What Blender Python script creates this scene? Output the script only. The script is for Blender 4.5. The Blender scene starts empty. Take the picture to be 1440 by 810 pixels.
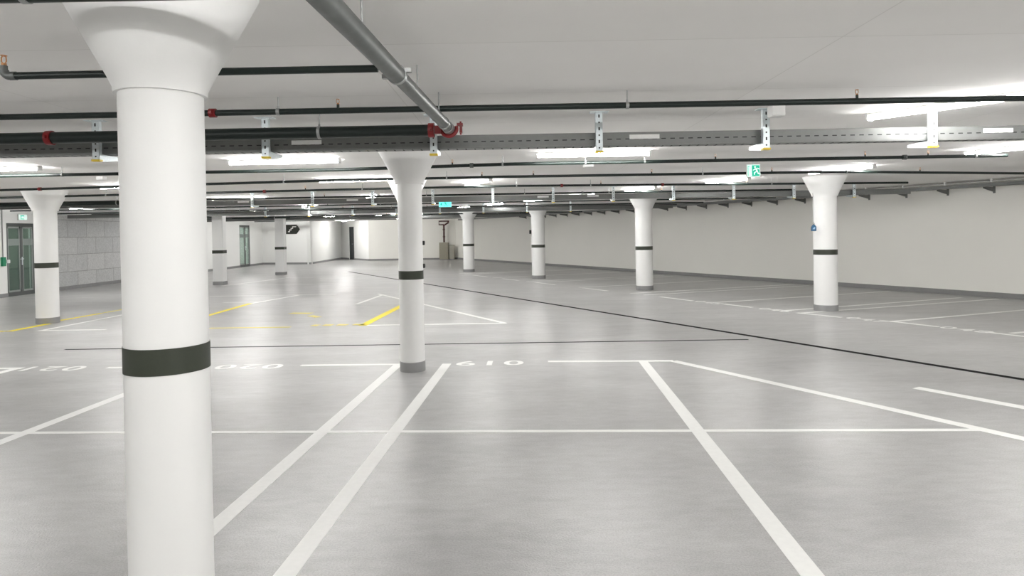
import bpy, math, random
from mathutils import Vector, Matrix
PI = math.pi
C = bpy.context.scene.collection
random.seed(5)
HC = 2.58                     # ceiling height

# ------------------------------------------------------------------ materials
MATS = {}
def mat(name, col, rough=.6, metal=0., bump=0., bscale=60., var=0., vscale=3., emit=None, estr=0., alpha=None, trans=0., spec=.5):
    if name in MATS: return MATS[name]
    m = bpy.data.materials.new(name); m.use_nodes = True
    nt = m.node_tree; b = nt.nodes['Principled BSDF']
    b.inputs['Base Color'].default_value = (*col, 1); b.inputs['Roughness'].default_value = rough
    b.inputs['Metallic'].default_value = metal; b.inputs['Specular IOR Level'].default_value = spec
    b.inputs['Transmission Weight'].default_value = trans
    if emit:
        b.inputs['Emission Color'].default_value = (*emit, 1); b.inputs['Emission Strength'].default_value = estr
    tc = nt.nodes.new('ShaderNodeTexCoord')
    n = nt.nodes.new('ShaderNodeTexNoise'); n.inputs['Scale'].default_value = vscale; n.inputs['Detail'].default_value = 6
    nt.links.new(tc.outputs['Object'], n.inputs['Vector'])
    mx = nt.nodes.new('ShaderNodeMixRGB'); v = max(var, .02)
    mx.inputs[1].default_value = (*[c * (1 - v) for c in col], 1); mx.inputs[2].default_value = (*[min(1, c * (1 + v)) for c in col], 1)
    nt.links.new(n.outputs['Fac'], mx.inputs[0]); nt.links.new(mx.outputs[0], b.inputs['Base Color'])
    if bump:
        n2 = nt.nodes.new('ShaderNodeTexNoise'); n2.inputs['Scale'].default_value = bscale; n2.inputs['Detail'].default_value = 5
        nt.links.new(tc.outputs['Object'], n2.inputs['Vector'])
        bp = nt.nodes.new('ShaderNodeBump'); bp.inputs['Strength'].default_value = bump; bp.inputs['Distance'].default_value = .01
        nt.links.new(n2.outputs['Fac'], bp.inputs['Height']); nt.links.new(bp.outputs[0], b.inputs['Normal'])
    MATS[name] = m
    return m

def floor_material():
    m = bpy.data.materials.new('coated_concrete'); m.use_nodes = True
    nt = m.node_tree; N = nt.nodes.new; L = nt.links.new; b = nt.nodes['Principled BSDF']
    tc = N('ShaderNodeTexCoord')
    def noise(scale, detail, sx=1, sy=1, dist=0.):
        mp = N('ShaderNodeMapping'); mp.inputs['Scale'].default_value = (sx, sy, 1); L(tc.outputs['Object'], mp.inputs[0])
        n = N('ShaderNodeTexNoise'); n.inputs['Scale'].default_value = scale; n.inputs['Detail'].default_value = detail
        n.inputs['Distortion'].default_value = dist
        L(mp.outputs[0], n.inputs['Vector']); return n
    big = noise(.35, 4); mid = noise(1.4, 8, .6, 1.2, .4); fine = noise(90, 4); worn = noise(4, 8, .35, 1.6)
    r1 = N('ShaderNodeValToRGB'); r1.color_ramp.elements[0].position = .3; r1.color_ramp.elements[1].position = .7
    r1.color_ramp.elements[0].color = (.44, .438, .436, 1); r1.color_ramp.elements[1].color = (.55, .548, .544, 1)
    L(mid.outputs['Fac'], r1.inputs[0])
    m1 = N('ShaderNodeMixRGB'); m1.blend_type = 'MULTIPLY'; m1.inputs[0].default_value = .55
    r2 = N('ShaderNodeValToRGB'); r2.color_ramp.elements[0].position = .35; r2.color_ramp.elements[1].position = .65
    r2.color_ramp.elements[0].color = (.86, .855, .85, 1); r2.color_ramp.elements[1].color = (1, 1, 1, 1)
    L(big.outputs['Fac'], r2.inputs[0]); L(r1.outputs[0], m1.inputs[1]); L(r2.outputs[0], m1.inputs[2])
    m2 = N('ShaderNodeMixRGB'); m2.blend_type = 'MULTIPLY'; m2.inputs[0].default_value = .35
    r3 = N('ShaderNodeValToRGB'); r3.color_ramp.elements[0].position = .35; r3.color_ramp.elements[1].position = .6
    r3.color_ramp.elements[0].color = (.55, .55, .55, 1); r3.color_ramp.elements[1].color = (1, 1, 1, 1)
    L(fine.outputs['Fac'], r3.inputs[0]); L(m1.outputs[0], m2.inputs[1]); L(r3.outputs[0], m2.inputs[2])
    mott = noise(9, 8, .7, 1.6); m3 = N('ShaderNodeMixRGB'); m3.blend_type = 'MULTIPLY'; m3.inputs[0].default_value = 1
    r4 = N('ShaderNodeValToRGB'); r4.color_ramp.elements[0].position = .3; r4.color_ramp.elements[1].position = .7
    r4.color_ramp.elements[0].color = (.86, .855, .85, 1); r4.color_ramp.elements[1].color = (1, 1, 1, 1)
    L(mott.outputs['Fac'], r4.inputs[0]); L(m2.outputs[0], m3.inputs[1]); L(r4.outputs[0], m3.inputs[2])
    grit = noise(260, 2); m4 = N('ShaderNodeMixRGB'); m4.blend_type = 'MULTIPLY'; m4.inputs[0].default_value = .5
    r5 = N('ShaderNodeValToRGB'); r5.color_ramp.elements[0].position = .35; r5.color_ramp.elements[1].position = .55
    r5.color_ramp.elements[0].color = (.6, .6, .6, 1); r5.color_ramp.elements[1].color = (1, 1, 1, 1)
    L(grit.outputs['Fac'], r5.inputs[0]); L(m3.outputs[0], m4.inputs[1]); L(r5.outputs[0], m4.inputs[2])
    L(m4.outputs[0], b.inputs['Base Color'])
    rr = N('ShaderNodeMapRange'); rr.inputs['From Min'].default_value = .3; rr.inputs['From Max'].default_value = .7
    rr.inputs['To Min'].default_value = .276; rr.inputs['To Max'].default_value = .34
    L(worn.outputs['Fac'], rr.inputs['Value']); L(rr.outputs[0], b.inputs['Roughness'])
    b.inputs['Specular IOR Level'].default_value = .5
    ad = N('ShaderNodeMath'); ad.operation = 'MULTIPLY_ADD'; ad.inputs[1].default_value = .4
    wav = noise(3.5, 2, .6, 1.2)
    L(fine.outputs['Fac'], ad.inputs[0]); L(wav.outputs['Fac'], ad.inputs[2])
    bp = N('ShaderNodeBump'); bp.inputs['Strength'].default_value = .35; bp.inputs['Distance'].default_value = .012
    L(ad.outputs[0], bp.inputs['Height']); L(bp.outputs[0], b.inputs['Normal'])
    return m

def block_material():
    m = bpy.data.materials.new('concrete_blocks'); m.use_nodes = True
    nt = m.node_tree; N = nt.nodes.new; L = nt.links.new; b = nt.nodes['Principled BSDF']
    tc = N('ShaderNodeTexCoord'); sp = N('ShaderNodeSeparateXYZ'); cb = N('ShaderNodeCombineXYZ')
    L(tc.outputs['Object'], sp.inputs[0]); L(sp.outputs['Y'], cb.inputs['X']); L(sp.outputs['Z'], cb.inputs['Y'])
    br = N('ShaderNodeTexBrick'); L(cb.outputs[0], br.inputs['Vector'])
    br.inputs['Scale'].default_value = 1; br.inputs['Brick Width'].default_value = 1.0; br.inputs['Row Height'].default_value = .57
    br.inputs['Mortar Size'].default_value = .012; br.inputs['Color1'].default_value = (.40, .405, .41, 1)
    br.inputs['Color2'].default_value = (.47, .47, .47, 1); br.inputs['Mortar'].default_value = (.28, .28, .28, 1)
    n = N('ShaderNodeTexNoise'); n.inputs['Scale'].default_value = 22; n.inputs['Detail'].default_value = 6
    L(tc.outputs['Object'], n.inputs['Vector'])
    mx = N('ShaderNodeMixRGB'); mx.blend_type = 'MULTIPLY'; mx.inputs[0].default_value = .5
    L(br.outputs['Color'], mx.inputs[1]); L(n.outputs['Fac'], mx.inputs[2]); 
    br2 = N('ShaderNodeMixRGB'); br2.blend_type = 'MULTIPLY'; br2.inputs[0].default_value = 1; br2.inputs[2].default_value = (1.8, 1.8, 1.78, 1)
    L(mx.outputs[0], br2.inputs[1]); L(br2.outputs[0], b.inputs['Base Color']); b.inputs['Roughness'].default_value = .9
    return m

def ceiling_material():
    m = mat('ceiling_concrete', (.92, .908, .893), .85, bump=.06, bscale=30, var=.05, vscale=1.2)
    nt = m.node_tree; N = nt.nodes.new; L = nt.links.new; b = nt.nodes['Principled BSDF']
    tc = N('ShaderNodeTexCoord'); mp = N('ShaderNodeMapping'); mp.inputs['Location'].default_value = (.78, .3, 0)
    L(tc.outputs['Object'], mp.inputs[0])
    br = N('ShaderNodeTexBrick'); L(mp.outputs[0], br.inputs['Vector'])
    br.inputs['Scale'].default_value = 1; br.inputs['Brick Width'].default_value = 2.5; br.inputs['Row Height'].default_value = 1.25
    br.inputs['Mortar Size'].default_value = .004; br.offset = 0
    br.inputs['Color1'].default_value = (1, 1, 1, 1); br.inputs['Color2'].default_value = (.975, .975, .97, 1); br.inputs['Mortar'].default_value = (.86, .86, .85, 1)
    old = b.inputs['Base Color'].links[0].from_socket
    mx = N('ShaderNodeMixRGB'); mx.blend_type = 'MULTIPLY'; mx.inputs[0].default_value = 1
    L(old, mx.inputs[1]); L(br.outputs['Color'], mx.inputs[2]); L(mx.outputs[0], b.inputs['Base Color'])
    return m

M_floor = floor_material(); M_block = block_material(); M_ceil = ceiling_material()
M_wall = mat('wall_paint', (.92, .91, .865), .8, bump=.05, bscale=80, var=.03, vscale=.8)
M_white_wall = mat('white_wall_paint', (.86, .86, .845), .8, bump=.05, bscale=80, var=.02, vscale=.8)
M_col = mat('column_paint', (.82, .82, .81), .55, bump=.08, bscale=25, var=.025, vscale=4)
M_band = mat('band_dark_green', (.028, .034, .022), .5, var=.15, vscale=150)
M_skirt = mat('skirting_grey', (.27, .27, .27), .6, var=.12, vscale=8)
M_paint = mat('road_paint_white', (.84, .84, .82), .5, var=.06, vscale=25)
M_yellow = mat('road_paint_yellow', (.88, .72, .01), .5, var=.1, vscale=20)
M_yfade = mat('worn_yellow_paint', (.74, .64, .16), .5, var=.2, vscale=20)
M_joint = mat('joint_rubber', (.012, .012, .012), .9, spec=.1)
M_pipe = mat('dark_green_pipe', (.010, .017, .015), .38, var=.2, vscale=15, spec=.35)
M_galv = mat('galvanised_steel', (.40, .41, .41), .42, metal=.75, var=.25, vscale=30)
M_main = mat('grey_pipe_sleeve', (.125, .135, .13), .45, metal=.35, var=.35, vscale=14)
M_tray = mat('tray_steel', (.18, .185, .18), .45, metal=.4, var=.12, vscale=20)
M_slot = mat('slot_dark', (.02, .02, .02), .8)
M_zinc = mat('bright_zinc', (.66, .72, .74), .35, metal=.55, var=.15, vscale=60)
M_cap = mat('yellow_plastic', (.75, .55, .04), .5)
M_red = mat('red_coupling', (.2, .006, .008), .35)
M_brass = mat('brass', (.55, .28, .13), .3, metal=.7)
M_label = mat('label_white', (.75, .75, .74), .6, var=.06, vscale=90)
M_plas = mat('white_plastic', (.78, .78, .77), .5)
M_lamp = mat('lamp_diffuser', (.9, .9, .9), .5, emit=(1.0, .99, .97), estr=63.)
M_frame = mat('door_frame_grey', (.10, .11, .105), .4, metal=.3)
M_framel = mat('door_frame_light', (.36, .38, .37), .4, metal=.3)
M_glass = mat('green_tinted_glass', (.42, .55, .49), .03, trans=1.0)
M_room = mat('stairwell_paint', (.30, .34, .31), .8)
M_dark = mat('dark_door_paint', (.035, .042, .045), .4)
M_bglass = mat('blue_glass', (.35, .5, .62), .2)
M_green = mat('green_box', (.0, .20, .09), .45)
M_sgreen = mat('sign_green_lit', (.0, .45, .30), .4, emit=(.0, .45, .28), estr=.35)
M_swhite = mat('sign_white_lit', (.8, .95, .9), .4, emit=(.7, 1, .93), estr=.35)
M_scyan = mat('sign_cyan_lit', (.2, .9, .85), .4, emit=(.15, .95, .9), estr=.6)
M_black = mat('sign_black', (.02, .022, .016), .6)
M_tan = mat('tan_cabinet', (.36, .34, .27), .6, var=.08, vscale=10)
M_rust = mat('dark_red_pipe', (.075, .02, .018), .5)
M_blue = mat('blue_plastic', (.03, .12, .25), .4)
M_lblue = mat('pale_blue_plastic', (.35, .55, .75), .4)
M_cable = mat('grey_cable', (.30, .30, .29), .6)

# ------------------------------------------------------------------ mesh builder
class MB:
    def __init__(s): s.v = []; s.f = []; s.mi = []; s.sm = []
    def add(s, vs, fs, mi=0, smooth=False):
        o = len(s.v); s.v += [tuple(v) for v in vs]
        for f in fs: s.f.append([i + o for i in f]); s.mi.append(mi); s.sm.append(smooth)
    def box(s, c, size, rz=0., mi=0, M=None):
        hx, hy, hz = [d / 2 for d in size]
        R = Matrix.Rotation(rz, 3, 'Z') if M is None else M
        vs = [Vector(c) + R @ Vector((x, y, z)) for x in (-hx, hx) for y in (-hy, hy) for z in (-hz, hz)]
        s.add(vs, [(0, 1, 3, 2), (4, 6, 7, 5), (0, 4, 5, 1), (2, 3, 7, 6), (0, 2, 6, 4), (1, 5, 7, 3)], mi)
        return s
    def tube(s, pts, r, n=14, mi=0, caps=True):
        pts = [Vector(p) for p in pts]; rings = []; vs = []
        rs = r if isinstance(r, (list, tuple)) else [r] * len(pts)
        t0 = (pts[1] - pts[0]).normalized()
        up = Vector((0, 0, 1)) if abs(t0.z) < .9 else Vector((1, 0, 0))
        a = t0.cross(up).normalized()
        for i, p in enumerate(pts):
            t = ((pts[min(i + 1, len(pts) - 1)] - pts[max(i - 1, 0)])).normalized()
            a = (a - t * a.dot(t)).normalized(); b = t.cross(a)
            for k in range(n):
                w = 2 * PI * k / n; vs.append(p + (a * math.cos(w) + b * math.sin(w)) * rs[i])
        fs = [(i * n + k, i * n + (k + 1) % n, (i + 1) * n + (k + 1) % n, (i + 1) * n + k) for i in range(len(pts) - 1) for k in range(n)]
        s.add(vs, fs, mi, True)
        if caps:
            m = len(pts) - 1
            s.add([vs[k] for k in range(n)], [tuple(range(n))[::-1]], mi); s.add([vs[m * n + k] for k in range(n)], [tuple(range(n))], mi)
        return s
    def lathe(s, prof, n=48, c=(0, 0, 0), mi=0, caps=True):
        vs = [(c[0] + r * math.cos(2 * PI * k / n), c[1] + r * math.sin(2 * PI * k / n), c[2] + z) for r, z in prof for k in range(n)]
        fs = [(i * n + k, i * n + (k + 1) % n, (i + 1) * n + (k + 1) % n, (i + 1) * n + k) for i in range(len(prof) - 1) for k in range(n)]
        s.add(vs, fs, mi, True)
        if caps:
            m = len(prof) - 1
            s.add(vs[:n], [tuple(range(n))[::-1]], mi); s.add(vs[m * n:], [tuple(range(n))], mi)
        return s
    def prism(s, poly, vec, mi=0):
        vec = Vector(vec); a = [Vector(p) for p in poly]; n = len(a)
        s.add(a + [p + vec for p in a], [tuple(range(n))[::-1], tuple(range(n, 2 * n))] + [(i, (i + 1) % n, n + (i + 1) % n, n + i) for i in range(n)], mi)
        return s
    def arc_tube(s, c, R, r, a0, a1, ax='Y', n=14, seg=20, mi=0):
        pts = []
        for i in range(seg + 1):
            w = a0 + (a1 - a0) * i / seg
            if ax == 'Y': pts.append((c[0] + R * math.cos(w), c[1], c[2] + R * math.sin(w)))
            elif ax == 'X': pts.append((c[0], c[1] + R * math.cos(w), c[2] + R * math.sin(w)))
            else: pts.append((c[0] + R * math.cos(w), c[1] + R * math.sin(w), c[2]))
        return s.tube(pts, r, n, mi)
    def build(s, name, mats, parent=None, bevel=0.):
        me = bpy.data.meshes.new(name); me.from_pydata(s.v, [], s.f)
        if not isinstance(mats, (list, tuple)): mats = [mats]
        for m in mats: me.materials.append(m)
        me.polygons.foreach_set('material_index', s.mi); me.polygons.foreach_set('use_smooth', s.sm)
        me.update(); me.validate()
        import bmesh
        bm = bmesh.new(); bm.from_mesh(me); bmesh.ops.remove_doubles(bm, verts=bm.verts, dist=1e-6)
        bmesh.ops.recalc_face_normals(bm, faces=bm.faces); bm.to_mesh(me); bm.free()
        if any(s.sm):
            try: me.set_sharp_from_angle(angle=math.radians(40))
            except Exception: pass
        o = bpy.data.objects.new(name, me); C.objects.link(o)
        if parent is not None: o.parent = parent
        if bevel:
            b = o.modifiers.new('bevel', 'BEVEL'); b.width = bevel; b.segments = 2; b.limit_method = 'ANGLE'
        return o

def tag(o, label=None, cat=None, group=None, kind=None):
    if label: o['label'] = label
    if cat: o['category'] = cat
    if group: o['group'] = group
    if kind: o['kind'] = kind
    return o
def thing(name, loc, label=None, cat=None, group=None, rz=0., kind=None):
    o = bpy.data.objects.new(name, None); C.objects.link(o); o.location = loc; o.rotation_euler = (0, 0, rz)
    o.empty_display_size = .1
    return tag(o, label, cat, group, kind)
def copy_tree(o, parent=None):
    c = o.copy(); C.objects.link(c); c.parent = parent
    for ch in [x for x in C.objects if x.parent == o]: copy_tree(ch, c)
    return c

# ------------------------------------------------------------------ the setting
def xr(y): return -3.55 + .514 * (42.2 - y)          # inner face of the long slanting right wall
WR = (Vector((xr(-8), -8, 0)), Vector((-3.55, 42.2, 0)))
fl = MB().box((3, 18, -.1), (54, 64, .2)).build('floor', M_floor); tag(fl, 'smooth grey coated concrete parking floor with white bay lines', None, None, 'structure')
ce = MB().box((3, 18, HC + .05), (54, 64, .1)).build('ceiling', M_ceil); tag(ce, 'pale grey concrete slab ceiling carrying pipes, trays and strip lights', None, None, 'structure')
XL = -14.62

def wall(name, label, p0, p1, out, m, openings=(), th=.2, z1=HC, base=True, bname=None):
    """p0,p1 inner face ends; out=+1: outward side is to the left of p0->p1; openings (a,b,z) along the run in metres"""
    p0 = Vector((*p0[:2], 0)); p1 = Vector((*p1[:2], 0)); d = (p1 - p0); L = d.length; d.normalize()
    n = Vector((-d.y, d.x, 0)) * out; rz = math.atan2(d.y, d.x); mb = MB(); bb = MB()
    def seg(a, b, za, zb, w=mb, off=th / 2, t=th):
        if b - a < 1e-4: return
        w.box(p0 + d * (a + b) / 2 + n * off + Vector((0, 0, (za + zb) / 2)), (b - a, t, zb - za), rz)
    cur = 0
    for a, b, z in sorted(openings):
        seg(cur, a, 0, z1); seg(a, b, z, z1); seg(cur, a, 0, .11, bb, -.011, .02); cur = b
    seg(cur, L, 0, z1); seg(cur, L, 0, .11, bb, -.011, .02)
    w = mb.build(name, m); tag(w, label, None, None, 'structure')
    if base:
        b_ = bb.build(bname, M_skirt); tag(b_, 'dark grey baseboard along the foot of ' + label.split(' with')[0][:60], None, None, 'structure')
    return w
wall('wall_right', 'long slanting off-white wall', WR[0], WR[1], -1, M_wall, bname='baseboard_right')
wall('wall_left', 'white plaster wall around the green glass door', (XL, -8), (XL, 20.72), 1, M_white_wall, openings=[(27.35, 28.5, 2.14)], bname='baseboard_left')
wall('wall_left_block', 'grey concrete block wall', (XL, 20.72), (XL, 28.5), 1, M_block, bname='baseboard_left_block')
wall('wall_left_far', 'white wall around the far glass door', (XL, 28.5), (XL, 39.2), 1, M_white_wall, openings=[(7.4, 8.8, 2.28)], bname='baseboard_left_far')
wall('wall_back_left', 'white back wall carrying the black stairs sign', (XL, 39.2), (-11.6, 38.5), 1, M_white_wall, bname='baseboard_back_left')
wall('wall_recess', 'bright white side wall of the far recess', (-11.596, 38.51), (-11.8, 46.3), 1, M_white_wall, bname='baseboard_recess')
wall('wall_recess_slanting', 'bright slanting wall with the narrow dark door', (-11.8, 46.3), (-9.05, 42.2), 1, M_white_wall, openings=[(1.47, 2.4, 2.2)], bname='baseboard_recess_slanting')
wall('wall_back', 'off-white end wall of the hall', (-9.05, 42.2), (-3.55, 42.2), 1, M_wall, bname='baseboard_back')
wall('wall_front', 'white wall behind the viewpoint', (XL, -8), (WR[0].x, -8), -1, M_wall, bname='baseboard_front')

def rooms():
    # small stairwells behind the glass doors
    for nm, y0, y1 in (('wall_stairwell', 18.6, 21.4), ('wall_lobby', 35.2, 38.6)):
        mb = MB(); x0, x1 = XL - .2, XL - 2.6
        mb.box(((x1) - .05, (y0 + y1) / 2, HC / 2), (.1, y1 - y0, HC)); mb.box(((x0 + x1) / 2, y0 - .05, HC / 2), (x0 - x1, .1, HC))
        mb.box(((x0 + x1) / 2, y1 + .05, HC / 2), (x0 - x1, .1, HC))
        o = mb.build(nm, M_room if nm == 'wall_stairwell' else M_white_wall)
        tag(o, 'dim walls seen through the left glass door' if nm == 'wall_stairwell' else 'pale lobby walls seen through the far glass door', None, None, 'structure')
rooms()

def glass_door(name, label, y0, y1, H, split, fm):
    r = thing(name, (XL, y0, 0), label, None, None, 0, 'structure'); W = y1 - y0; t = .06; xo = -.05
    f = MB()
    for y, w in ((t / 2, t), (W - t / 2, t), (split, .09)): f.box((xo, y, H / 2), (.08, w, H))
    f.box((xo, W / 2, H - .05), (.078, W, .1)); f.box((xo, W / 2, .06), (.078, W, .12))
    f.build('door_frame', fm, r)
    for a, b, nm in ((t, split - .045, 'glass_panel'), (split + .045, W - t, 'glass_panel')):
        lf = MB(); 
        for y in (a + .02, b - .02): lf.box((xo, y, H / 2), (.05, .04, H - .2))
        for z in (.14, H - .12): lf.box((xo, (a + b) / 2, z), (.05, b - a, .06))
        lf = lf.build('door_leaf', M_framel, r)
        MB().box((xo, (a + b) / 2, H / 2), (.012, b - a - .06, H - .26)).build(nm, M_glass, lf)
        MB().box((xo + .02, (a + b) / 2, H * .74), (.004, b - a - .07, .2)).build('frosted_band', mat('frosted', (.25, .29, .27), .7), lf)
    h = MB(); h.box((xo + .05, split, 1.02), (.012, .03, .24)); h.tube([(xo + .05, split, 1.08), (xo + .1, split, 1.08), (xo + .1, split - .14, 1.08)], .009, 8)
    h.build('door_handle', M_zinc, r)
    return r
glass_door('door_1', 'dark framed green tinted glass door in the left wall', 19.355, 20.5, 2.14, .60, M_frame)
glass_door('door_2', 'far grey framed glass door beyond the square pillars', 35.9, 37.3, 2.28, .8, M_frame)
def dark_door():
    d = Vector((2.75, -4.1, 0)).normalized(); p = Vector((-11.8, 46.3, 0)) + d * 1.47; rz = math.atan2(d.y, d.x)
    r = thing('door_3', p, 'narrow dark grey door in the bright far recess', None, None, rz, 'structure')
    f = MB()
    for x in (.03, .9): f.box((x, .08, 1.1), (.06, .1, 2.2))
    f.box((.465, .08, 2.17), (.93, .1, .06)); f.build('door_frame', M_dark, r)
    lf = MB().box((.38, .09, 1.07), (.64, .05, 2.14)).build('door_leaf', M_dark, r)
    MB().box((.79, .09, 1.07), (.16, .02, 2.14)).build('side_glass', M_bglass, r)
    h = MB(); h.tube([(.62, .05, 1.05), (.62, .0, 1.05), (.52, .0, 1.05)], .01, 8); h.build('door_handle', M_zinc, lf)
dark_door()

# ------------------------------------------------------------------ floor paint and joints (parts of the floor)
def strip(name, p, q, w, m, label=None, z=.0015):
    p = Vector((*p, 0)); q = Vector((*q, 0)); d = (q - p).normalized(); n = Vector((-d.y, d.x, 0)) * w / 2
    poly = [p - n, q - n, q + n, p + n]
    mb = MB().prism([(v.x, v.y, .0) for v in poly], (0, 0, z)); o = mb.build(name, m, fl)
    if label: o['label'] = label
    return o
def bay(p, q, w=.11, m=None, z=.0015): return strip('bay_line', p, q, w, m or M_paint, z=z)
bay((-.83, 8.24), (-1.44, -3.2)); bay((1.58, 8.2), (1.08, -3.2)); bay((-1.43, 8.24), (-2.05, -3.2))
bay((-3.96, 8.3), (-4.55, -3.2)); bay((-6.27, 8.47), (-6.9, -3.2)); bay((-8.75, 8.5), (-9.35, -1)); 
bay((1.95, 8.16), (6.3, .6), .11); strip('bay_line', (3.97, 6.6), (7.6, .5), .12, M_paint)
strip('transverse_line', (-14.0, 6.05), (3.66, 5.20), .06, M_paint, z=.0022)
bay((-2.65, 8.29), (-1.38, 8.24), .09, z=.0022); bay((.42, 8.27), (1.95, 8.17), .09, z=.0022); bay((-5.1, 8.36), (-3.92, 8.31), .09, z=.0022)
bay((-7.6, 8.5), (-6.2, 8.42), .09, z=.0022)
# the bays beyond the cross aisle
bay((-2.61, 11.89), (-.12, 11.86), .09); strip('bay_line', (-3.69, 18.25), (-.17, 11.9), .09, M_paint, z=.0022); bay((-3.66, 15.64), (-3.5, 17.85), .09)
bay((-6.36, 16.17), (-5.86, 18.29), .09); bay((-8.45, 11.96), (-8.25, 15.4), .09); bay((-8.5, 11.94), (-7.28, 11.93), .09, z=.0022)
bay((-8.35, 18.4), (-4.85, 18.36), .08); bay((-9.7, 22.3), (-8.85, 25.9), .08); bay((-9.9, 22.6), (-6.3, 22.5), .08); bay((-8.9, 26.2), (-6.2, 26.1), .08)
bay((-7.2, 16.6), (-6.1, 16.5), .07)
ly = lambda p, q, w=.1, m=None: strip('bay_line', p, q, w, m or M_yellow, 'yellow painted line', z=.003)
ly((-2.68, 11.88), (-2.5, 15.4), .15); ly((-5.4, 11.88), (-3.95, 11.83), .09, M_yfade); ly((-6.3, 13.2), (-6.37, 16.2), .12)
ly((-9.4, 11.95), (-9.08, 11.93), .09); ly((-9.0, 11.91), (-8.98, 12.9), .12); ly((-9.1, 13.4), (-9.0, 14.6), .12); ly((-9.0, 14.7), (-8.9, 16.2), .1, M_yfade)
ly((-4.66, 14.0), (-4.2, 13.9), .2, M_yfade); ly((-4.1, 13.5), (-3.85, 13.2), .14, M_yfade)
for i, (a, b) in enumerate(((-3.62, -3.5), (-3.42, -3.25), (-3.17, -2.98), (-2.88, -2.68))):
    o = strip('painted_letter', (a, 12.03), (b, 12.0), .16, M_yfade, 'worn yellow painted letter', z=.003)
# right hand row of bays, running to the slanting wall
ro = Vector((-.457, .889))
def rowline(a, b): bay(a, b, .09)
ends = [((5.22, 12.96), (9.9, 14.75)), ((5.38, 12.55), (10.4, 14.35)), ((4.33, 14.6), (9.3, 16.5)), ((3.25, 16.6), (8.2, 18.5)), ((3.0, 17.1), (8.0, 19.0)),
        ((6.38, 11.24), (11.5, 13.2)), ((7.3, 9.8), (12.5, 11.5)), ((1.9, 19.2), (6.8, 21.1)), ((.7, 21.4), (5.6, 23.3)), ((.45, 21.9), (5.4, 23.8)), ((-.7, 24.1), (4.2, 26.0)), ((-1.9, 26.4), (3.0, 28.3)), ((-2.15, 26.9), (2.8, 28.8)), ((8.4, 7.6), (13.6, 9.3)), ((8.6, 7.1), (13.8, 8.8))]
for a, b in ends: rowline(a, b)
for a, b in (((3.55, 16.1), (4.05, 15.05)), ((4.52, 14.3), (4.86, 13.6)), ((5.36, 12.6), (5.82, 11.85)), ((6.36, 11.25), (6.72, 10.55)), ((7.05, 9.95), (7.5, 9.0)),
             ((2.0, 19.0), (2.55, 17.95)), ((.75, 21.4), (1.3, 20.35)), ((-.35, 23.5), (.2, 22.45)), ((-1.5, 25.7), (-.95, 24.65))): bay(a, b, .09, z=.0022)
strip('expansion_joint', (-6.6, 9.82), (3.39, 9.65), .05, M_joint, 'thin black joint across the aisle', z=.002)
strip('expansion_joint', (-7.32, 29.83), (7.9, 2.0), .10, M_joint, 'black slanting joint crossing the floor', z=.002)

def text(body, loc, rz, size, sx, m, name, label, z=.002):
    cu = bpy.data.curves.new('t', 'FONT'); cu.body = body; cu.size = size; cu.align_x = 'CENTER'; cu.align_y = 'CENTER'; cu.extrude = .0005; cu.space_character = 1.15; cu.offset = .006
    tmp = bpy.data.objects.new('t', cu); C.objects.link(tmp)
    dg = bpy.context.evaluated_depsgraph_get(); me = bpy.data.meshes.new_from_object(tmp.evaluated_get(dg))
    bpy.data.objects.remove(tmp); me.name = name; me.materials.clear(); me.materials.append(m)
    o = bpy.data.objects.new(name, me); C.objects.link(o); o.parent = fl
    o.location = (*loc, z); o.rotation_euler = (0, 0, rz); o.scale = (sx, 1, 1); o['label'] = label
    return o
RT = PI - .03
text('019', (-.30, 8.24), RT, .38, 1.35, M_paint, 'bay_number', 'white painted bay number 019')
text('020', (-3.28, 8.28), RT, .38, 1.35, M_paint, 'bay_number', 'white painted bay number 020')
text('021', (-5.80, 8.38), RT, .38, 1.35, M_paint, 'bay_number', 'white painted bay number 021')
ar = -math.atan2(.889, .457)
for k, (x, y) in enumerate(((4.27, 14.62), (5.12, 13.08), (6.08, 11.5), (6.9, 10.2))):
    text(('045', '046', '047', '048')[k], (x, y), ar, .34, 1.3, M_paint, 'bay_number', 'worn white bay number at the right row')

# ------------------------------------------------------------------ columns
def column(x, y, r, ring, rr, rt, label, bandz=1.128, bh=.1, top=True, seam=False, skirt=True):
    t = thing('column', (x, y, 0), label, 'column', 'round white columns with flared heads')
    s = MB(); s.lathe([(r, 0), (r, ring)], 64); s.build('shaft', M_col, t)
    if top:
        c = MB(); c.lathe([(r + .001, ring - .004), (rr, ring - .004), (rr + .002, ring + .02), (rr + .02, ring + .06), (rt, HC)], 64); c.build('capital', M_col, t)
    MB().lathe([(r + .0, bandz - bh / 2), (r + .003, bandz - bh / 2), (r + .003, bandz + bh / 2), (r, bandz + bh / 2)], 64, caps=False).build('dark_band', M_band, t)
    if skirt: MB().lathe([(r, 0), (r + .006, 0), (r + .006, .11), (r, .115)], 64, caps=False).build('skirting', M_skirt, t)
    return t
column(-1.374, 2.648, .153, 2.168, .167, .37, 'slender white round column closest to the viewer, cut off at the bottom', bandz=1.136)
column(-1.196, 7.88, .143, 2.20, .166, .36, 'slender white round column standing beside bay number 019')
column(-1.85, 11.9, .158, 2.19, .178, .355, 'white round column mostly hidden behind the slender one at bay 019')
column(-9.09, 13.05, .195, 2.19, .22, .40, 'white round column at far left in front of the green glass door')
column(6.045, 12.91, .213, 2.21, .235, .40, 'thick white column at right with a blue pull switch on its side')
column(3.58, 18.155, .228, 2.21, .25, .43, 'second thick white column from the right, short way along the slanting wall')
column(.909, 23.257, .233, 2.21, .255, .45, 'third thick white column from the right, with a dark gadget on its left')
column(-1.828, 28.104, .233, 2.21, .255, .46, 'farthest round column of the right row, beside the tan cabinet')
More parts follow.
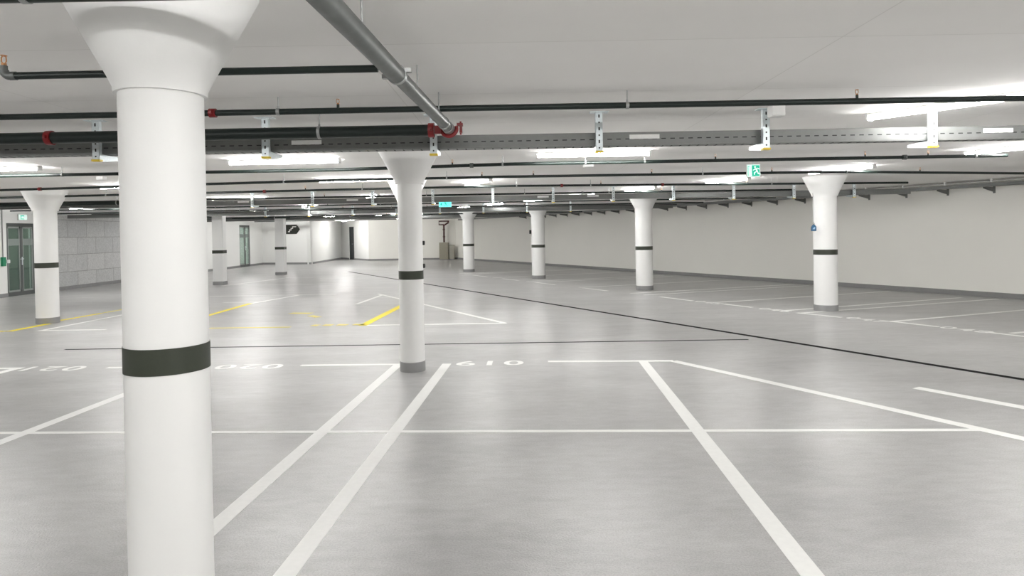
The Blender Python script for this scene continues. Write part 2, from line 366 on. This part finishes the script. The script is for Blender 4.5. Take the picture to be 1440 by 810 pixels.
def square_pillar(x, y, w, d, label):
    t = thing('pillar', (x, y, 0), label, 'pillar', 'square white pillars at the back left')
    MB().box((0, 0, HC / 2), (w, d, HC)).build('shaft', M_col, t, .012)
    MB().box((0, 0, 1.128), (w + .008, d + .008, .11)).build('dark_band', M_band, t)
    MB().box((0, 0, .06), (w + .014, d + .014, .12)).build('skirting', M_skirt, t)
square_pillar(-10.02, 22.9, .36, .30, 'square white pillar just right of the nearest column, back left')
square_pillar(-9.79, 28.3, .37, .33, 'square white pillar next to the black stairs sign')

# ------------------------------------------------------------------ strip lights
def lamp_proto(L):
    t = thing('strip_light', (0, 0, HC)); h = MB()
    h.box((0, 0, -.012), (L, .07, .024)); h.build('housing', M_plas, t)
    d = MB(); n = 10; prof = [(.036 * math.cos(PI + PI * k / n), -.024 + .038 * math.sin(PI + PI * k / n)) for k in range(n + 1)]
    d.prism([(-L / 2 + .02, y, z) for y, z in prof], (L - .04, 0, 0)); d.build('diffuser', M_lamp, t)
    for sgn in (-1, 1): MB().box((sgn * (L / 2 - .01), 0, -.034), (.02, .078, .066)).build('end_cap', M_plas, t)
    return t
protoA = lamp_proto(1.40); protoB = lamp_proto(1.2); used = set()
def lamp(a, b, label, proto=None):
    a = Vector(a); b = Vector(b); p = proto or (protoA if (b - a).length > 1.25 else protoB)
    if id(p) in used: o = copy_tree(p)
    else: o = p; used.add(id(p))
    m = (a + b) / 2; o.location = (m.x, m.y, HC); o.rotation_euler = (0, 0, math.atan2(b.y - a.y, b.x - a.x))
    tag(o, label, 'light', 'white strip lights on the ceiling'); return o
lamp((-3.54, 8.42), (-2.14, 8.42), 'lit strip light on the ceiling between nearest column and column at bay 019')
lamp((.31, 8.2), (1.71, 8.2), 'longest bright strip light right of picture centre')
lamp((-7.5, 8.7), (-6.12, 8.7), 'lit strip light cut by the left edge of the photo')
lamp((3.1, 5.8), (3.82, 4.85), 'big slanting strip light near the upper right corner')
lamp((6.0, 8.85), (6.58, 7.8), 'slanting strip light cut by the right edge')
lamp((5.15, 11.5), (5.68, 10.5), 'strip light above the thick column with blue switch')
lamp((4.0, 13.65), (4.47, 12.6), 'slanting strip light below the square green exit sign')
lamp((2.7, 15.8), (3.18, 14.7), 'strip light over the second thick column from right')
lamp((-.85, 13.05), (-.38, 11.85), 'slanting strip light just right of the column at bay 019')
lamp((-3.27, 11.45), (-1.9, 11.3), 'strip light touching the hidden column head')
lamp((-7.36, 12.0), (-5.96, 11.9), 'strip light half hidden behind the nearest column')
lamp((-11.3, 12.1), (-9.9, 12.05), 'strip light beyond the left edge above the block wall bays')
lamp((-12.9, 19.6), (-11.95, 18.95), 'small strip light above the green glass door')
lamp((-11.45, 18.9), (-10.2, 18.9), 'small strip light in front of the block wall')
lamp((-9.7, 25.1), (-8.8, 24.4), 'small strip light left above the far glass door')
lamp((-7.2, 16.2), (-5.9, 16.1), 'strip light above the yellow edged bay')
lamp((-3.65, 17.0), (-3.15, 15.9), 'strip light in the third row left of the hidden column')
lamp((-6.6, 21.2), (-6.1, 20.1), 'strip light at the rear of the middle bays')
lamp((-13.3, 26.5), (-12.1, 26.4), 'strip light along the block wall end')
lamp((-13.6, 33.0), (-12.4, 33.0), 'strip light in the back left bay')
lamp((-13.3, 36.9), (-12.1, 36.8), 'strip light over the far glass door')
lamp((-9.0, 32.0), (-7.8, 32.0), 'distant strip light right of the stairs sign')
lamp((-10.6, 40.3), (-9.5, 40.2), 'strip light at the mouth of the bright recess')
lamp((-6.8, 39.5), (-5.6, 39.5), 'farthest strip light by the end wall')
lamp((7.6, 5.8), (8.1, 4.7), 'added strip light, unseen in the right aisle outside the frame')  # added out of view to help light the foreground
for (x, y), l in zip([(5.4 - 1.18 * k, 11.0 + 2.13 * k) for k in range(3, 12)], ['strip light just left of the third thick column', 'strip light short of the third thick column head',
    'slanting strip light beyond the third tray', 'slanting strip light short of the farthest round column', 'slanting strip light left of the farthest round column', 'slanting strip light before the fourth tray',
    'slanting strip light beyond the fourth tray', 'slanting strip light near the end wall corner', 'slanting strip light short of the end wall']):
    lamp((x - .27, y + .52), (x + .27, y - .52), l)
lamp((-16.0, 19.0), (-16.0, 20.2), 'light added behind the green glass door to brighten the stairwell')  # added lamp so the stairwell glass is not black
lamp((-16.0, 36.2), (-16.0, 37.4), 'light added behind the far glass door to brighten the lobby')  # added lamp that brightens what shows through the far glass
lamp((-10.75, 42.6), (-10.25, 41.6), 'strip light inside the bright recess')
hid = 'added unseen strip light brightening the hall from outside the frame'  # added lamps out of view, lifting foreground, near ceiling and right wall
for i, (x, y) in enumerate(((-7.6, 1.2), (-3.9, 1.2), (-.1, 1.2), (3.9, 1.2), (8.5, .5), (-5.8, -3.2), (-1.8, -3.2), (2.2, -3.2), (6.5, -3.2), (11.5, -2.5), (9.2, 3.6), (11.5, .8), (10.6, 6.0), (13.0, 3.4), (3.0, -1.0), (6.8, -1.0), (-11.4, 1.2), (-11.5, 7.5))):
    o = lamp((x - .7, y), (x + .7, y), hid)
    o['group'] = 'unseen strip lights added above, behind and right of the viewpoint'

# ------------------------------------------------------------------ sprinkler pipes
def ring_part(t, p, d, r, name, m, w=.02, th=.006, ears=False):
    d = Vector(d).normalized(); p = Vector(p)
    mb = MB(); mb.tube([p - d * w / 2, p + d * w / 2], r + th, 18)
    if ears:
        n = d.cross(Vector((0, 0, 1))).normalized()
        for s in (-1, 1): mb.box(p + n * s * (r + th + .004), (.018, .03, .02)); mb.tube([p + n * s * (r + th + .004) - Vector((0, 0, .012)), p + n * s * (r + th + .004) + Vector((0, 0, .012))], .004, 6)
    return mb.build(name, m, t)
def head(t, p, r):
    x, y, z = p
    b = MB(); b.tube([(x, y, z + r * .6), (x, y, z + r + .022)], .010, 8); o = b.build('sprinkler_head', M_pipe, t)
    f = MB(); f.tube([(x, y, z + r + .02), (x, y, z + r + .03)], .009, 8)
    for s in (-1, 1): f.tube([(x + s * .004, y, z + r + .028), (x + s * .010, y, z + r + .038), (x + s * .009, y, z + r + .05), (x + s * .003, y, z + r + .058)], .0022, 6)
    f.lathe([(.012, r + .056), (.012, r + .059)], 12, (x, y, z)); f.build('deflector_frame', M_brass, o)
def hanger(t, p, d, r):
    ring_part(t, p, d, r, 'pipe_clamp', M_galv, .022, .004)
    x, y, z = p
    m = MB(); m.tube([(x, y, z + r), (x, y, HC)], .004, 6); m.tube([(x, y, z + r), (x, y, z + r + .018)], .008, 6); m.build('hanger_rod', M_galv, t)
def lerp_on(pts, x):
    for a, b in zip(pts, pts[1:]):
        if min(a[0], b[0]) - 1e-6 <= x <= max(a[0], b[0]) + 1e-6:
            k = (x - a[0]) / (b[0] - a[0]); return Vector(a) + (Vector(b) - Vector(a)) * k, Vector(b) - Vector(a)
    return Vector(pts[0]), Vector(pts[1]) - Vector(pts[0])
def pipe(pts, r, label, heads=(), hang=(), coup=(), cm=None, name='sprinkler_pipe', m=None, group='dark sprinkler pipes across the ceiling'):
    t = thing(name, pts[0], label, 'pipe', group); o = Vector(pts[0])
    P = [tuple(Vector(p) - o) for p in pts]
    # keep elbows round by inserting short bend points
    Q = [P[0]]
    for i in range(1, len(P) - 1):
        a, b, c = Vector(P[i - 1]), Vector(P[i]), Vector(P[i + 1]); k = min(.06, (b - a).length / 3, (c - b).length / 3)
        p1 = b + (a - b).normalized() * k; p2 = b + (c - b).normalized() * k
        for w in (0, .25, .5, .75, 1): Q.append(tuple(p1 * (1 - w) ** 2 + b * 2 * w * (1 - w) + p2 * w * w))
    Q.append(P[-1]); MB().tube(Q, r, 16).build('pipe', m or M_pipe, t)
    for x in heads: p, d = lerp_on(pts, x); head(t, p - o, r)
    for x in hang: p, d = lerp_on(pts, x); hh = HC - (p.z); hanger2(t, p - o, d, r, HC - o.z)
    for x in coup: p, d = lerp_on(pts, x); ring_part(t, p - o, d, r, 'pipe_coupling', cm or M_red, .045, .010, True)
    return t
def hanger2(t, p, d, r, top):
    ring_part(t, p, d, r, 'pipe_clamp', M_galv, .022, .004)
    x, y, z = p
    m = MB(); m.tube([(x, y, z + r), (x, y, top)], .004, 6); m.tube([(x, y, z + r), (x, y, z + r + .018)], .008, 6); m.build('hanger_rod', M_galv, t)

# main grey pipe with its red end clamp
def main_pipe():
    a = Vector((-.80, -.9, 2.4)); b = Vector((-.62, 2.28, 2.4)); e = Vector((-.463, 5.08, 2.4)); d = (e - b).normalized()
    t = thing('main_pipe', b, 'thick grey pipe running from the top edge away to a red clamp', 'pipe')
    o = b; j = b + d * 1.07
    MB().tube([a - o, j - o], .045, 28).build('pipe', M_main, t)
    p2 = MB(); p2.tube([j - o, e - o], .040, 28); p2.build('pipe_section', M_main, t)
    s = MB(); s.tube([j - o - d * .012, j - o + d * .012], .050, 28)
    s.box(j - o + Vector((.058, 0, .02)), (.03, .03, .02)); s.box(j - o + Vector((-.058, 0, -.01)), (.03, .03, .02)); s.build('joint_ring', M_galv, t)
    for k in (.45, 1.6, 2.35):
        p = b + d * k
        h = MB(); h.tube([p - o + Vector((.0, 0, .05)), p - o + Vector((0, 0, HC - 2.4))], .005, 6); h.build('hanger_rod', M_galv, t)
    q = b + d * 2.55
    r_ = MB(); r_.tube([q - o - d * .012, q - o + d * .012], .045, 24); r_.build('pipe_clamp', M_galv, t)
    s2 = MB(); s2.tube([e - o - d * .10, e - o + d * .02], .044, 24); s2.build('end_ring', M_galv, t)
    c = e - o - d * .01
    st = MB(); st.arc_tube(c, .060, .015, math.radians(-185), math.radians(15), 'Y', 10)
    st.box(c + Vector((-.083, 0, -.012)), (.048, .05, .06)); st.box(c + Vector((.085, 0, .025)), (.045, .05, .02)); st.box(c + Vector((.092, 0, -.012)), (.02, .035, .05)); st.tube([c + Vector((.09, 0, -.05)), c + Vector((.09, 0, .05))], .007, 8)
    st.build('red_end_clamp', M_red, t)
main_pipe()
pipe([(-7.5, 2.2, 2.41), (-.685, 2.2, 2.41)], .028, 'dark pipe along the very top left edge of the photo', hang=(-1.58, -4.2), coup=())
t = pipe([(-2.41, 3.24, 2.4), (-.63, 3.22, 2.4)], .018, 'short dark branch pipe ending in an elbow, upper left', heads=())
el = MB(); el.arc_tube((0, 0, .028), .028, .020, -PI / 2, -PI, 'Y', 12, 8); el.tube([(-.028, 0, .025), (-.028, 0, .05)], .016, 10); el.tube([(0, 0, 0), (.03, 0, 0)], .021, 12); el.build('elbow', M_main, t)
f = MB(); f.tube([(-.028, 0, .05), (-.028, 0, .062)], .012, 8)
for s in (-1, 1): f.tube([(-.028 + s * .006, 0, .06), (-.028 + s * .012, 0, .072), (-.028 + s * .011, 0, .09), (-.028 + s * .004, 0, .098)], .003, 6)
f.lathe([(.014, .096), (.014, .1)], 12, (-.028, 0, 0)); f.build('sprinkler_head', M_brass, t)
pipe([(-14.4, 4.82, 2.476), (-.4, 4.68, 2.476), (8.0, 4.65, 2.476)], .0215, 'dark pipe crossing the whole photo above the near cable tray',
     heads=(-1.2, 2.42), hang=(-1.62, .82, 4.2, -5.2), coup=(-2.08,), cm=M_red)
pipe([(-14.4, 5.36, 2.395), (-.575, 5.12, 2.395)], .045, 'thick dark pipe ending at the red clamp of the main pipe', hang=(-1.46,), coup=(-3.55, -.60), cm=M_red, group='thick dark mains')
pipe([(-14.4, 8.95, 2.474), (-2.3, 8.85, 2.474), (.02, 8.5, 2.474), (6.3, 8.5, 2.474)], .0215, 'first dark pipe beyond the near tray, above the exit sign',
     heads=(-.75, 2.6, 4.5, 5.3), hang=(-5.95, -.1, .95, 5.9, 1.7), coup=(-.5, 5.0), cm=M_main)
pipe([(-14.4, 11.95, 2.474), (-8.9, 11.37, 2.474), (-2.7, 10.5, 2.474), (.02, 10.4, 2.474), (5.2, 10.55, 2.474), (9.9, 11.85, 2.474)], .021, 'second dark pipe beyond the near tray, behind the exit sign',
     heads=(-.45, .35, 2.2, 4.1, 6.7), hang=(-3.6, -1.0, 3.0, 5.3), coup=(-7.9,), cm=M_red)
pipe([(-14.4, 13.7, 2.474), (-9.05, 13.17, 2.474), (-3.3, 12.64, 2.474), (0, 12.44, 2.474), (8.0, 13.5, 2.474)], .021, 'third dark pipe beyond the near tray, with small red couplings',
     heads=(-3.9, 1.7, 4.6), hang=(-7.9, -2.8, .1, 1.5, 5.1), coup=(-4.7, .95, 2.9), cm=M_red)
pipe([(-14.4, 15.45, 2.474), (-7, 15.1, 2.474), (0, 14.98, 2.474), (6.4, 15.26, 2.474)], .021, 'fourth dark pipe just above the second cable tray', heads=(-4.2, -3.1, .9, 3.4), hang=(-1.9, .3, 2.2), coup=(-2.6, 1.6), cm=M_main)
pipe([(-14.4, 14.4, 2.39), (-7.6, 14.25, 2.39)], .05, 'thick dark main above the far left bays', hang=(-10, -8.4), group='thick dark mains')
yy = [(17.1, 2.46, .02), (18.9, 2.474, .018), (20.6, 2.44, .022), (22.6, 2.474, .018), (25.2, 2.46, .02), (27.8, 2.44, .025), (30.6, 2.474, .02), (33.8, 2.46, .022), (37.0, 2.47, .02)]
ords = ['fifth', 'sixth', 'seventh', 'eighth', 'ninth', 'tenth', 'eleventh', 'twelfth', 'last']
for k, (y, z, r) in enumerate(yy):
    x1 = xr(y) - (.9 if k % 2 else 1.6)
    pipe([(-14.3, y + .2, z), (-2, y, z), (x1, y + .15, z)], r, ords[k] + ' dark pipe back from the near tray, deep in the hall',
         heads=[x for x in (-5.2, -2.6, .4) if x < x1], hang=[x for x in (-8.4, -3.7, -.6) if x < x1])
# lengthwise branch pipes deep in the hall
pipe([(-6.7, 22.3, 2.36), (-6.5, 28.6, 2.36)], .03, 'dark lengthwise pipe deep in the hall left of centre', hang=(-6.68, -6.55), group='lengthwise pipes deep in the hall')
pipe([(-11.4, 22.1, 2.38), (-11.2, 26.8, 2.38), (-9.0, 27.2, 2.38)], .035, 'bent dark pipe above the left square pillar', hang=(-11.3, -9.6), group='lengthwise pipes deep in the hall')
pipe([(-13.9, 12.6, 2.36), (-11.6, 14.0, 2.36)], .018, 'slanting dark pipe in front of the green glass door', hang=(-13.2, -12.1), group='lengthwise pipes deep in the hall')

# ------------------------------------------------------------------ cable trays and their brackets
def tray(p0, p1, label, plates=(), w=.11, h=.11, slots=True, group='grey perforated cable trays', cables=2):
    p0 = Vector(p0); p1 = Vector(p1); d = p1 - p0; L = d.length; rz = math.atan2(d.y, d.x)
    t = thing('cable_tray', p0, label, 'cable tray', group, rz)
    b = MB()
    b.box((L / 2, 0, .001), (L, w, .002))
    for s in (-1, 1):
        b.box((L / 2, s * w / 2, h / 2), (L, .002, h)); b.box((L / 2, s * (w / 2 - .006), h), (L, .014, .003)); b.box((L / 2, s * (w / 2 + .003), .012), (L, .004, .004))
    if slots:
        n = int(L / .075)
        for i in range(n):
            x = (i + .5) * L / n
            for s in (-1, 1): b.box((x, s * (w / 2 + .0012), h * .5), (.038, .001, .008), mi=1)
            b.box((x, 0, -.0006), (.012, w * .62, .001), mi=1)
    b.build('tray_channel', [M_tray, M_slot], t)
    for c in range(cables):
        y = (c - .5) * .045; MB().tube([(0, y, .016), (L / 3, y + .01, .016), (2 * L / 3, y - .01, .016), (L, y, .016)], .012, 8).build('cable', M_cable, t)
    for x in plates:
        MB().box((x, -w / 2 - .003, h * .66), (.25, .002, .036)).build('label_plate', M_label, t)
    return t
tray((-14.3, 5.65, 2.312), (8.6, 5.645, 2.312), 'near grey perforated cable tray crossing the whole photo', plates=(14.3 - 1.7, 14.3 + 1.12, 14.3 + 4.07))
tray((-14.3, 14.80, 2.312), (8.8, 14.80, 2.312), 'second cable tray, halfway down the hall', plates=(8.4, 10.8, 15.0, 16.1), slots=False)
tray((-14.3, 21.6, 2.312), (5.2, 21.6, 2.312), 'third cable tray, deep in the hall', slots=False)
tray((-14.3, 29.2, 2.31), (1.4, 29.0, 2.31), 'farthest cable tray before the end wall', slots=False)

def bracket_proto():
    t = thing('tray_bracket', (0, 0, HC)); H = .315
    MB().box((0, 0, -.003), (.15, .08, .006)).build('ceiling_plate', M_zinc, t)
    p = MB()
    for s in (-1, 1): p.box((s * .027, .012, -H / 2 - .004), (.003, .04, H)); 
    p.box((0, -.0065, -H / 2 - .004), (.054, .003, H))
    for k in range(6): p.box((0, -.0085, -.035 - k * .052), (.012, .001, .026 if k % 2 == 0 else .012), mi=1)
    p.build('post', [M_zinc, M_slot], t)
    a = MB()
    for s in (-1, 1):
        a.prism([(s * .02, .036, -H + .044), (s * .02, .33, -H + .044), (s * .02, .33, -H + .02), (s * .02, .1, -H - .012), (s * .02, .036, -H - .012)], (s * .003, 0, 0))
    a.box((0, .18, -H + .0425), (.043, .3, .003)); a.build('arm', M_zinc, t)
    MB().box((0, .008, -H - .011), (.064, .05, .016)).build('end_cap', M_cap, t)
    return t
pb = bracket_proto(); first = True
def bracket(x, y, label, group, rz=0):
    global first
    o = pb if first else copy_tree(pb); first = False
    o.location = (x, y, HC); o.rotation_euler = (0, 0, rz); return tag(o, label, 'bracket', group)
near = [(-3.40, 'beside the nearest column'), (-2.01, 'just right of the nearest column'), (-.63, 'under the red clamp of the main pipe'), (.73, 'above the longest strip light'),
        (2.10, 'below the white junction box'), (3.50, 'in front of the big slanting strip light')]
for x, s in near: bracket(x, 5.54 if x > 3.4 else 5.50, 'zinc tray bracket with yellow cap ' + s, 'brackets of the near tray')
for k in range(12): bracket(-7.0 + 1.32 * k, 14.67, 'tiny zinc bracket holding the second cable tray', 'brackets of the second tray')
for k in range(8): bracket(-7.9 + 1.4 * k, 21.47, 'tiny zinc bracket of the third cable tray', 'brackets of the third tray')

# tray on wall consoles along the slanting wall
dw = (WR[1] - WR[0]).normalized(); nw = Vector((-dw.y, dw.x, 0))   # nw points into the hall
if nw.x > 0: nw = -nw
def onwall(y, off, z=0): 
    p = Vector((xr(y), y, z)) + nw * off; return p
a = onwall(6.0, .27, 2.43); b = onwall(41.0, .27, 2.43)
tray(a, b, 'long cable tray following the slanting right wall', plates=(9.9, 13.6), w=.22, h=.07, slots=False, cables=3)
rzw = math.atan2(dw.y, dw.x)
cons = thing('wall_console', (0, 0, 0)); cm = MB()
for s in (-1, 1): cm.prism([(s * .018, .0, .0), (s * .018, .0, -.10), (s * .018, .40, -.03), (s * .018, .40, .0)], (s * .003, 0, 0))
cm.box((0, .2, -.001), (.04, .4, .003)); cm.build('arm', M_tray, cons); MB().box((0, .004, -.02), (.05, .008, .22)).build('wall_plate', M_tray, cons)
firstc = True; k = 0; s = 8.0
while s < 40:
    p = WR[0] + dw * (s + 7.7); o = cons if firstc else copy_tree(cons); firstc = False
    o.location = (p.x + nw.x * .001, p.y + nw.y * .001, 2.42); o.rotation_euler = (0, 0, math.atan2(nw.y, nw.x) - PI / 2)
    tag(o, 'grey console arm carrying the tray on the slanting wall', 'bracket', 'console arms along the slanting wall'); s += .98
cp = [onwall(y, .62, 2.535) for y in (6, 14, 22)]
t = thing('conduit', cp[0], 'thin ceiling conduit with white clips beside the slanting wall', 'conduit')
MB().tube([p - cp[0] for p in cp], .011, 8).build('tube', M_cable, t)
for k in range(16):
    p = onwall(8.5 + .85 * k, .62, 2.535) - cp[0]; MB().box(p + Vector((0, 0, .0)), (.035, .035, .07)).build('clip', M_plas, t)

# ------------------------------------------------------------------ signs and small fittings
def runner(mb, cx, cz, s, y, mi):   # little running figure, facing -x
    th = -.002
    def poly(pts): mb.prism([(cx + a * s, y, cz + b * s) for a, b in pts], (0, th, 0), mi)
    mb.prism([(cx + (-.12 + .1 * math.cos(w)) * s, y, cz + (.36 + .1 * math.sin(w)) * s) for w in [2 * PI * i / 10 for i in range(10)]], (0, th, 0), mi)
    poly([(-.14, .24), (.06, .24), (.14, -.06), (.0, -.06)]); poly([(-.12, .22), (-.34, .06), (-.28, .0), (-.08, .12)]); poly([(.04, .24), (.26, .1), (.32, .2), (.08, .3)])
    poly([(.0, -.04), (-.22, -.16), (-.24, -.4), (-.14, -.4), (-.12, -.22), (.1, -.1)]); poly([(.06, -.06), (.14, -.06), (.22, -.26), (.42, -.3), (.4, -.4), (.14, -.34)])
def exit_sign(x, y, w, h, ztop, label, cyan=False, rz=0):
    t = thing('exit_sign', (x, y, HC), label, 'exit sign', None, rz); z = ztop - HC
    MB().box((0, 0, z - h / 2), (w, .04, h)).build('housing', M_plas, t)
    f = MB(); f.box((0, -.0215, z - h / 2), (w * .97, .003, h * .95)); 
    f.build('lit_face', M_scyan if cyan else M_swhite, t)
    g = MB()
    if cyan:
        g.prism([(-w * .4, -.0232, z - h * .5), (-w * .25, -.0232, z - h * .2), (-w * .25, -.0232, z - h * .8)], (0, -.002, 0)); runner(g, w * .05, z - h / 2, h * .9, -.0232, 0)
        g.build('pictogram', M_sgreen, t)
    else:
        g.box((w * .16, -.0235, z - h * .5), (w * .56, .001, h * .86)); g.box((-w * .36, -.0235, z - h * .16), (w * .16, .001, h * .05)); g.box((-w * .41, -.0235, z - h * .55), (w * .04, .001, h * .7))
        g.build('green_panel', M_sgreen, t); p = MB(); runner(p, w * .2, z - h / 2, h * .8, -.0245, 0); p.build('pictogram', M_swhite, t)
    MB().tube([(0, 0, z), (0, 0, 0)], .008, 8).build('stem', M_zinc, t)
exit_sign(3.475, 9.6, .185, .18, 2.52, 'square green and white lit exit sign hanging right of centre', rz=-.12)
exit_sign(-1.74, 17.6, .33, .15, 2.46, 'small cyan lit exit sign hanging beside the column at bay 019', True)
t = thing('exit_sign', (XL, 19.95, 2.32), 'white exit sign with green pictogram above the green glass door', 'exit sign')
MB().box((.03, 0, 0), (.05, .34, .17)).build('housing', M_plas, t); MB().box((.056, 0, 0), (.003, .32, .15)).build('lit_face', M_swhite, t)
g = MB()
for y, z, a, b in ((-.03, .04, .16, .03), (-.08, 0, .03, .06), (-.03, -.05, .16, .02)): g.box((.059, y, z), (.002, a, b))
g.build('pictogram', M_sgreen, t)

# stairs sign, on the back wall
p0 = Vector((XL, 39.2)); p1 = Vector((-11.6, 38.5)); dd = (p1 - p0).normalized(); q = p0 + dd * 1.62
t = thing('stairs_sign', (q.x, q.y - .02, 2.03), 'black arrow-shaped sign with white stairs symbol beside a square pillar', 'sign', None, math.atan2(dd.y, dd.x))
MB().prism([(-.1, 0, -.27), (.62, 0, -.27), (.84, 0, 0), (.62, 0, .27), (-.1, 0, .27)], (0, -.015, 0)).build('board', M_black, t)
st = MB(); pts = [(.08, -.16), (.2, -.16), (.2, -.06), (.3, -.06), (.3, .03), (.4, .03), (.4, .12), (.6, .12), (.6, .17), (.35, .17), (.35, .08), (.25, .08), (.25, -.01), (.15, -.01), (.15, -.11), (.08, -.11)]
st.prism([(a, -.016, b) for a, b in pts], (0, -.003, 0)); st.build('stairs_symbol', M_paint, t)

def jbox(name, x, y, s, label, rod=0):
    t = thing(name, (x, y, HC), label, 'junction box'); MB().box((0, 0, -s[2] / 2), s).build('box', M_plas, t, .004)
    MB().box((0, 0, -s[2] - .003), (s[0] * .9, s[1] * .9, .006)).build('lid', M_label, t)
jbox('junction_box', 2.13, 5.36, (.105, .105, .085), 'white square junction box on the ceiling above a tray bracket')
jbox('junction_box', 1.13, 9.75, (.16, .1, .04), 'flat white ceiling box below the longest strip light')
jbox('junction_box', -6.3, 10.3, (.1, .1, .05), 'small white ceiling box at the left between two pipes')

def pull_switch(x, y, z, top, label, s=1.0):
    t = thing('pull_switch', (x, y, z), label, 'switch')
    MB().tube([(0, 0, .1 * s), (.004, 0, (top - z) * .5), (-.01, 0, top - z)], .004, 6).build('cord', M_cable, t)
    h = MB(); h.arc_tube((0, 0, .085 * s), .014 * s, .004, 0, 2 * PI, 'Y', 8, 14); h.build('hook', M_slot, t)
    b = MB(); b.prism([(-.045 * s, -.02, -.055 * s), (.045 * s, -.02, -.055 * s), (.045 * s, -.02, .03 * s), (.01 * s, -.02, .07 * s), (-.02 * s, -.02, .065 * s), (-.045 * s, -.02, .02 * s)], (0, .04, 0)); b.build('body', M_blue, t, .004)
    f = MB(); f.prism([(-.03 * s, -.021, -.02 * s), (.015 * s, -.021, -.02 * s), (.02 * s, -.021, .03 * s), (-.015 * s, -.021, .01 * s)], (0, -.003, 0)); f.build('face_plate', M_lblue, t)
pull_switch(5.775, 12.8, 1.59, 2.26, 'blue pull switch hanging left of the thick right column')
t = thing('control_box', (.64, 23.2, 1.62), 'small dark control box on the left of the third thick column', 'control box')
MB().box((0, 0, 0), (.07, .08, .13)).build('box', M_slot, t, .005); MB().tube([(0, 0, .06), (0, 0, .6)], .006, 6).build('cable', M_cable, t)
for z, s in ((1.50, 'upper'), (1.23, 'lower')):
    t = thing('wall_socket', (-1.045, 7.90, z), s + ' small dark socket on the right side of the column at bay 019', 'socket')
    MB().box((0, 0, 0), (.022, .05, .05)).build('box', M_slot, t, .004); MB().box((.013, 0, 0), (.005, .035, .035)).build('lid', M_frame, t)
# conduit, green alarm box at the left wall
t = thing('alarm_box', (XL + .035, 19.17, 1.03), 'green emergency door box with white knob left of the glass door', 'alarm box')
MB().box((0, 0, 0), (.07, .13, .26)).build('box', M_green, t, .008)
MB().tube([(-.01, 0, .13), (-.01, 0, 1.5)], .014, 8).build('conduit', M_cable, t)
MB().lathe([(.05, -.05), (.055, 0), (.05, .05)], 16, (.03, .13, 0)).build('knob', M_plas, t)

# tan cabinets with riser pipe at the end wall
t = thing('utility_cabinet', (-4.25, 41.75, 0), 'tan utility cabinet against the end wall', 'cabinet')
MB().box((0, 0, .56), (.56, .4, 1.04)).build('body', M_tan, t, .01); MB().box((0, -.205, .56), (.5, .012, .94)).build('door', M_tan, t, .003)
MB().box((0, 0, .02), (.5, .36, .04)).build('plinth', M_skirt, t); MB().tube([(.2, -.215, .5), (.2, -.215, .7)], .012, 8).build('handle', M_galv, t)
t = thing('low_cabinet', (-3.77, 41.75, 0), 'lower grey-beige cabinet beside the tan one', 'cabinet')
MB().box((0, .05, .48), (.34, .3, .86)).build('body', mat('beige_cabinet', (.44, .43, .37), .6), t, .01); MB().box((0, 0, .03), (.32, .28, .05)).build('plinth', M_skirt, t)
MB().box((0, -.105, .48), (.3, .01, .8)).build('door', mat('beige_cabinet', (.44, .43, .37), .6), t, .003)
t = thing('riser_pipe', (-4.25, 41.85, 1.09), 'dark red riser pipe rising from the tan cabinet', 'pipe')
MB().tube([(0, 0, 0), (0, 0, 1.05), (.28, 0, 1.22), (.28, 0, 1.35)], .055, 12).build('pipe', M_rust, t)
b = MB(); b.tube([(0, 0, 1.1), (-.3, 0, 1.1), (-.3, 0, 1.32), (.3, 0, 1.32)], .04, 10); b.build('branch', M_rust, t)
for z in (.35, .8): MB().tube([(0, 0, z - .03), (0, 0, z + .03)], .075, 12).build('coupling', M_rust, t)

# ------------------------------------------------------------------ world, camera, render settings
w = bpy.data.worlds.new('world'); bpy.context.scene.world = w; w.use_nodes = True
w.node_tree.nodes['Background'].inputs[0].default_value = (.02, .02, .02, 1); w.node_tree.nodes['Background'].inputs[1].default_value = 1
cd = bpy.data.cameras.new('camera'); cam = bpy.data.objects.new('camera', cd); C.objects.link(cam)
cd.sensor_width = 36; cd.lens = 940.7 / 1440 * 36; cd.shift_y = -(405 - 338.1) / 1440; cd.clip_start = .05; cd.clip_end = 200
cam.matrix_world = Matrix.Translation((0, 0, 1.6)) @ Matrix.Rotation(PI / 2 - .0112, 4, 'X') @ Matrix.Rotation(-.0174, 4, 'Z')
sc = bpy.context.scene; sc.camera = cam
sc.view_settings.view_transform = 'Standard'; sc.view_settings.look = 'None'; sc.view_settings.gamma = 1
sc.view_settings.use_curve_mapping = False; sc.view_settings.exposure = 0.78
try:
    cy = sc.cycles; cy.use_denoising = True; cy.denoiser = 'OPENIMAGEDENOISE'; cy.max_bounces = 12; cy.diffuse_bounces = 7; cy.glossy_bounces = 4
    cy.sample_clamp_indirect = 10
except Exception: pass
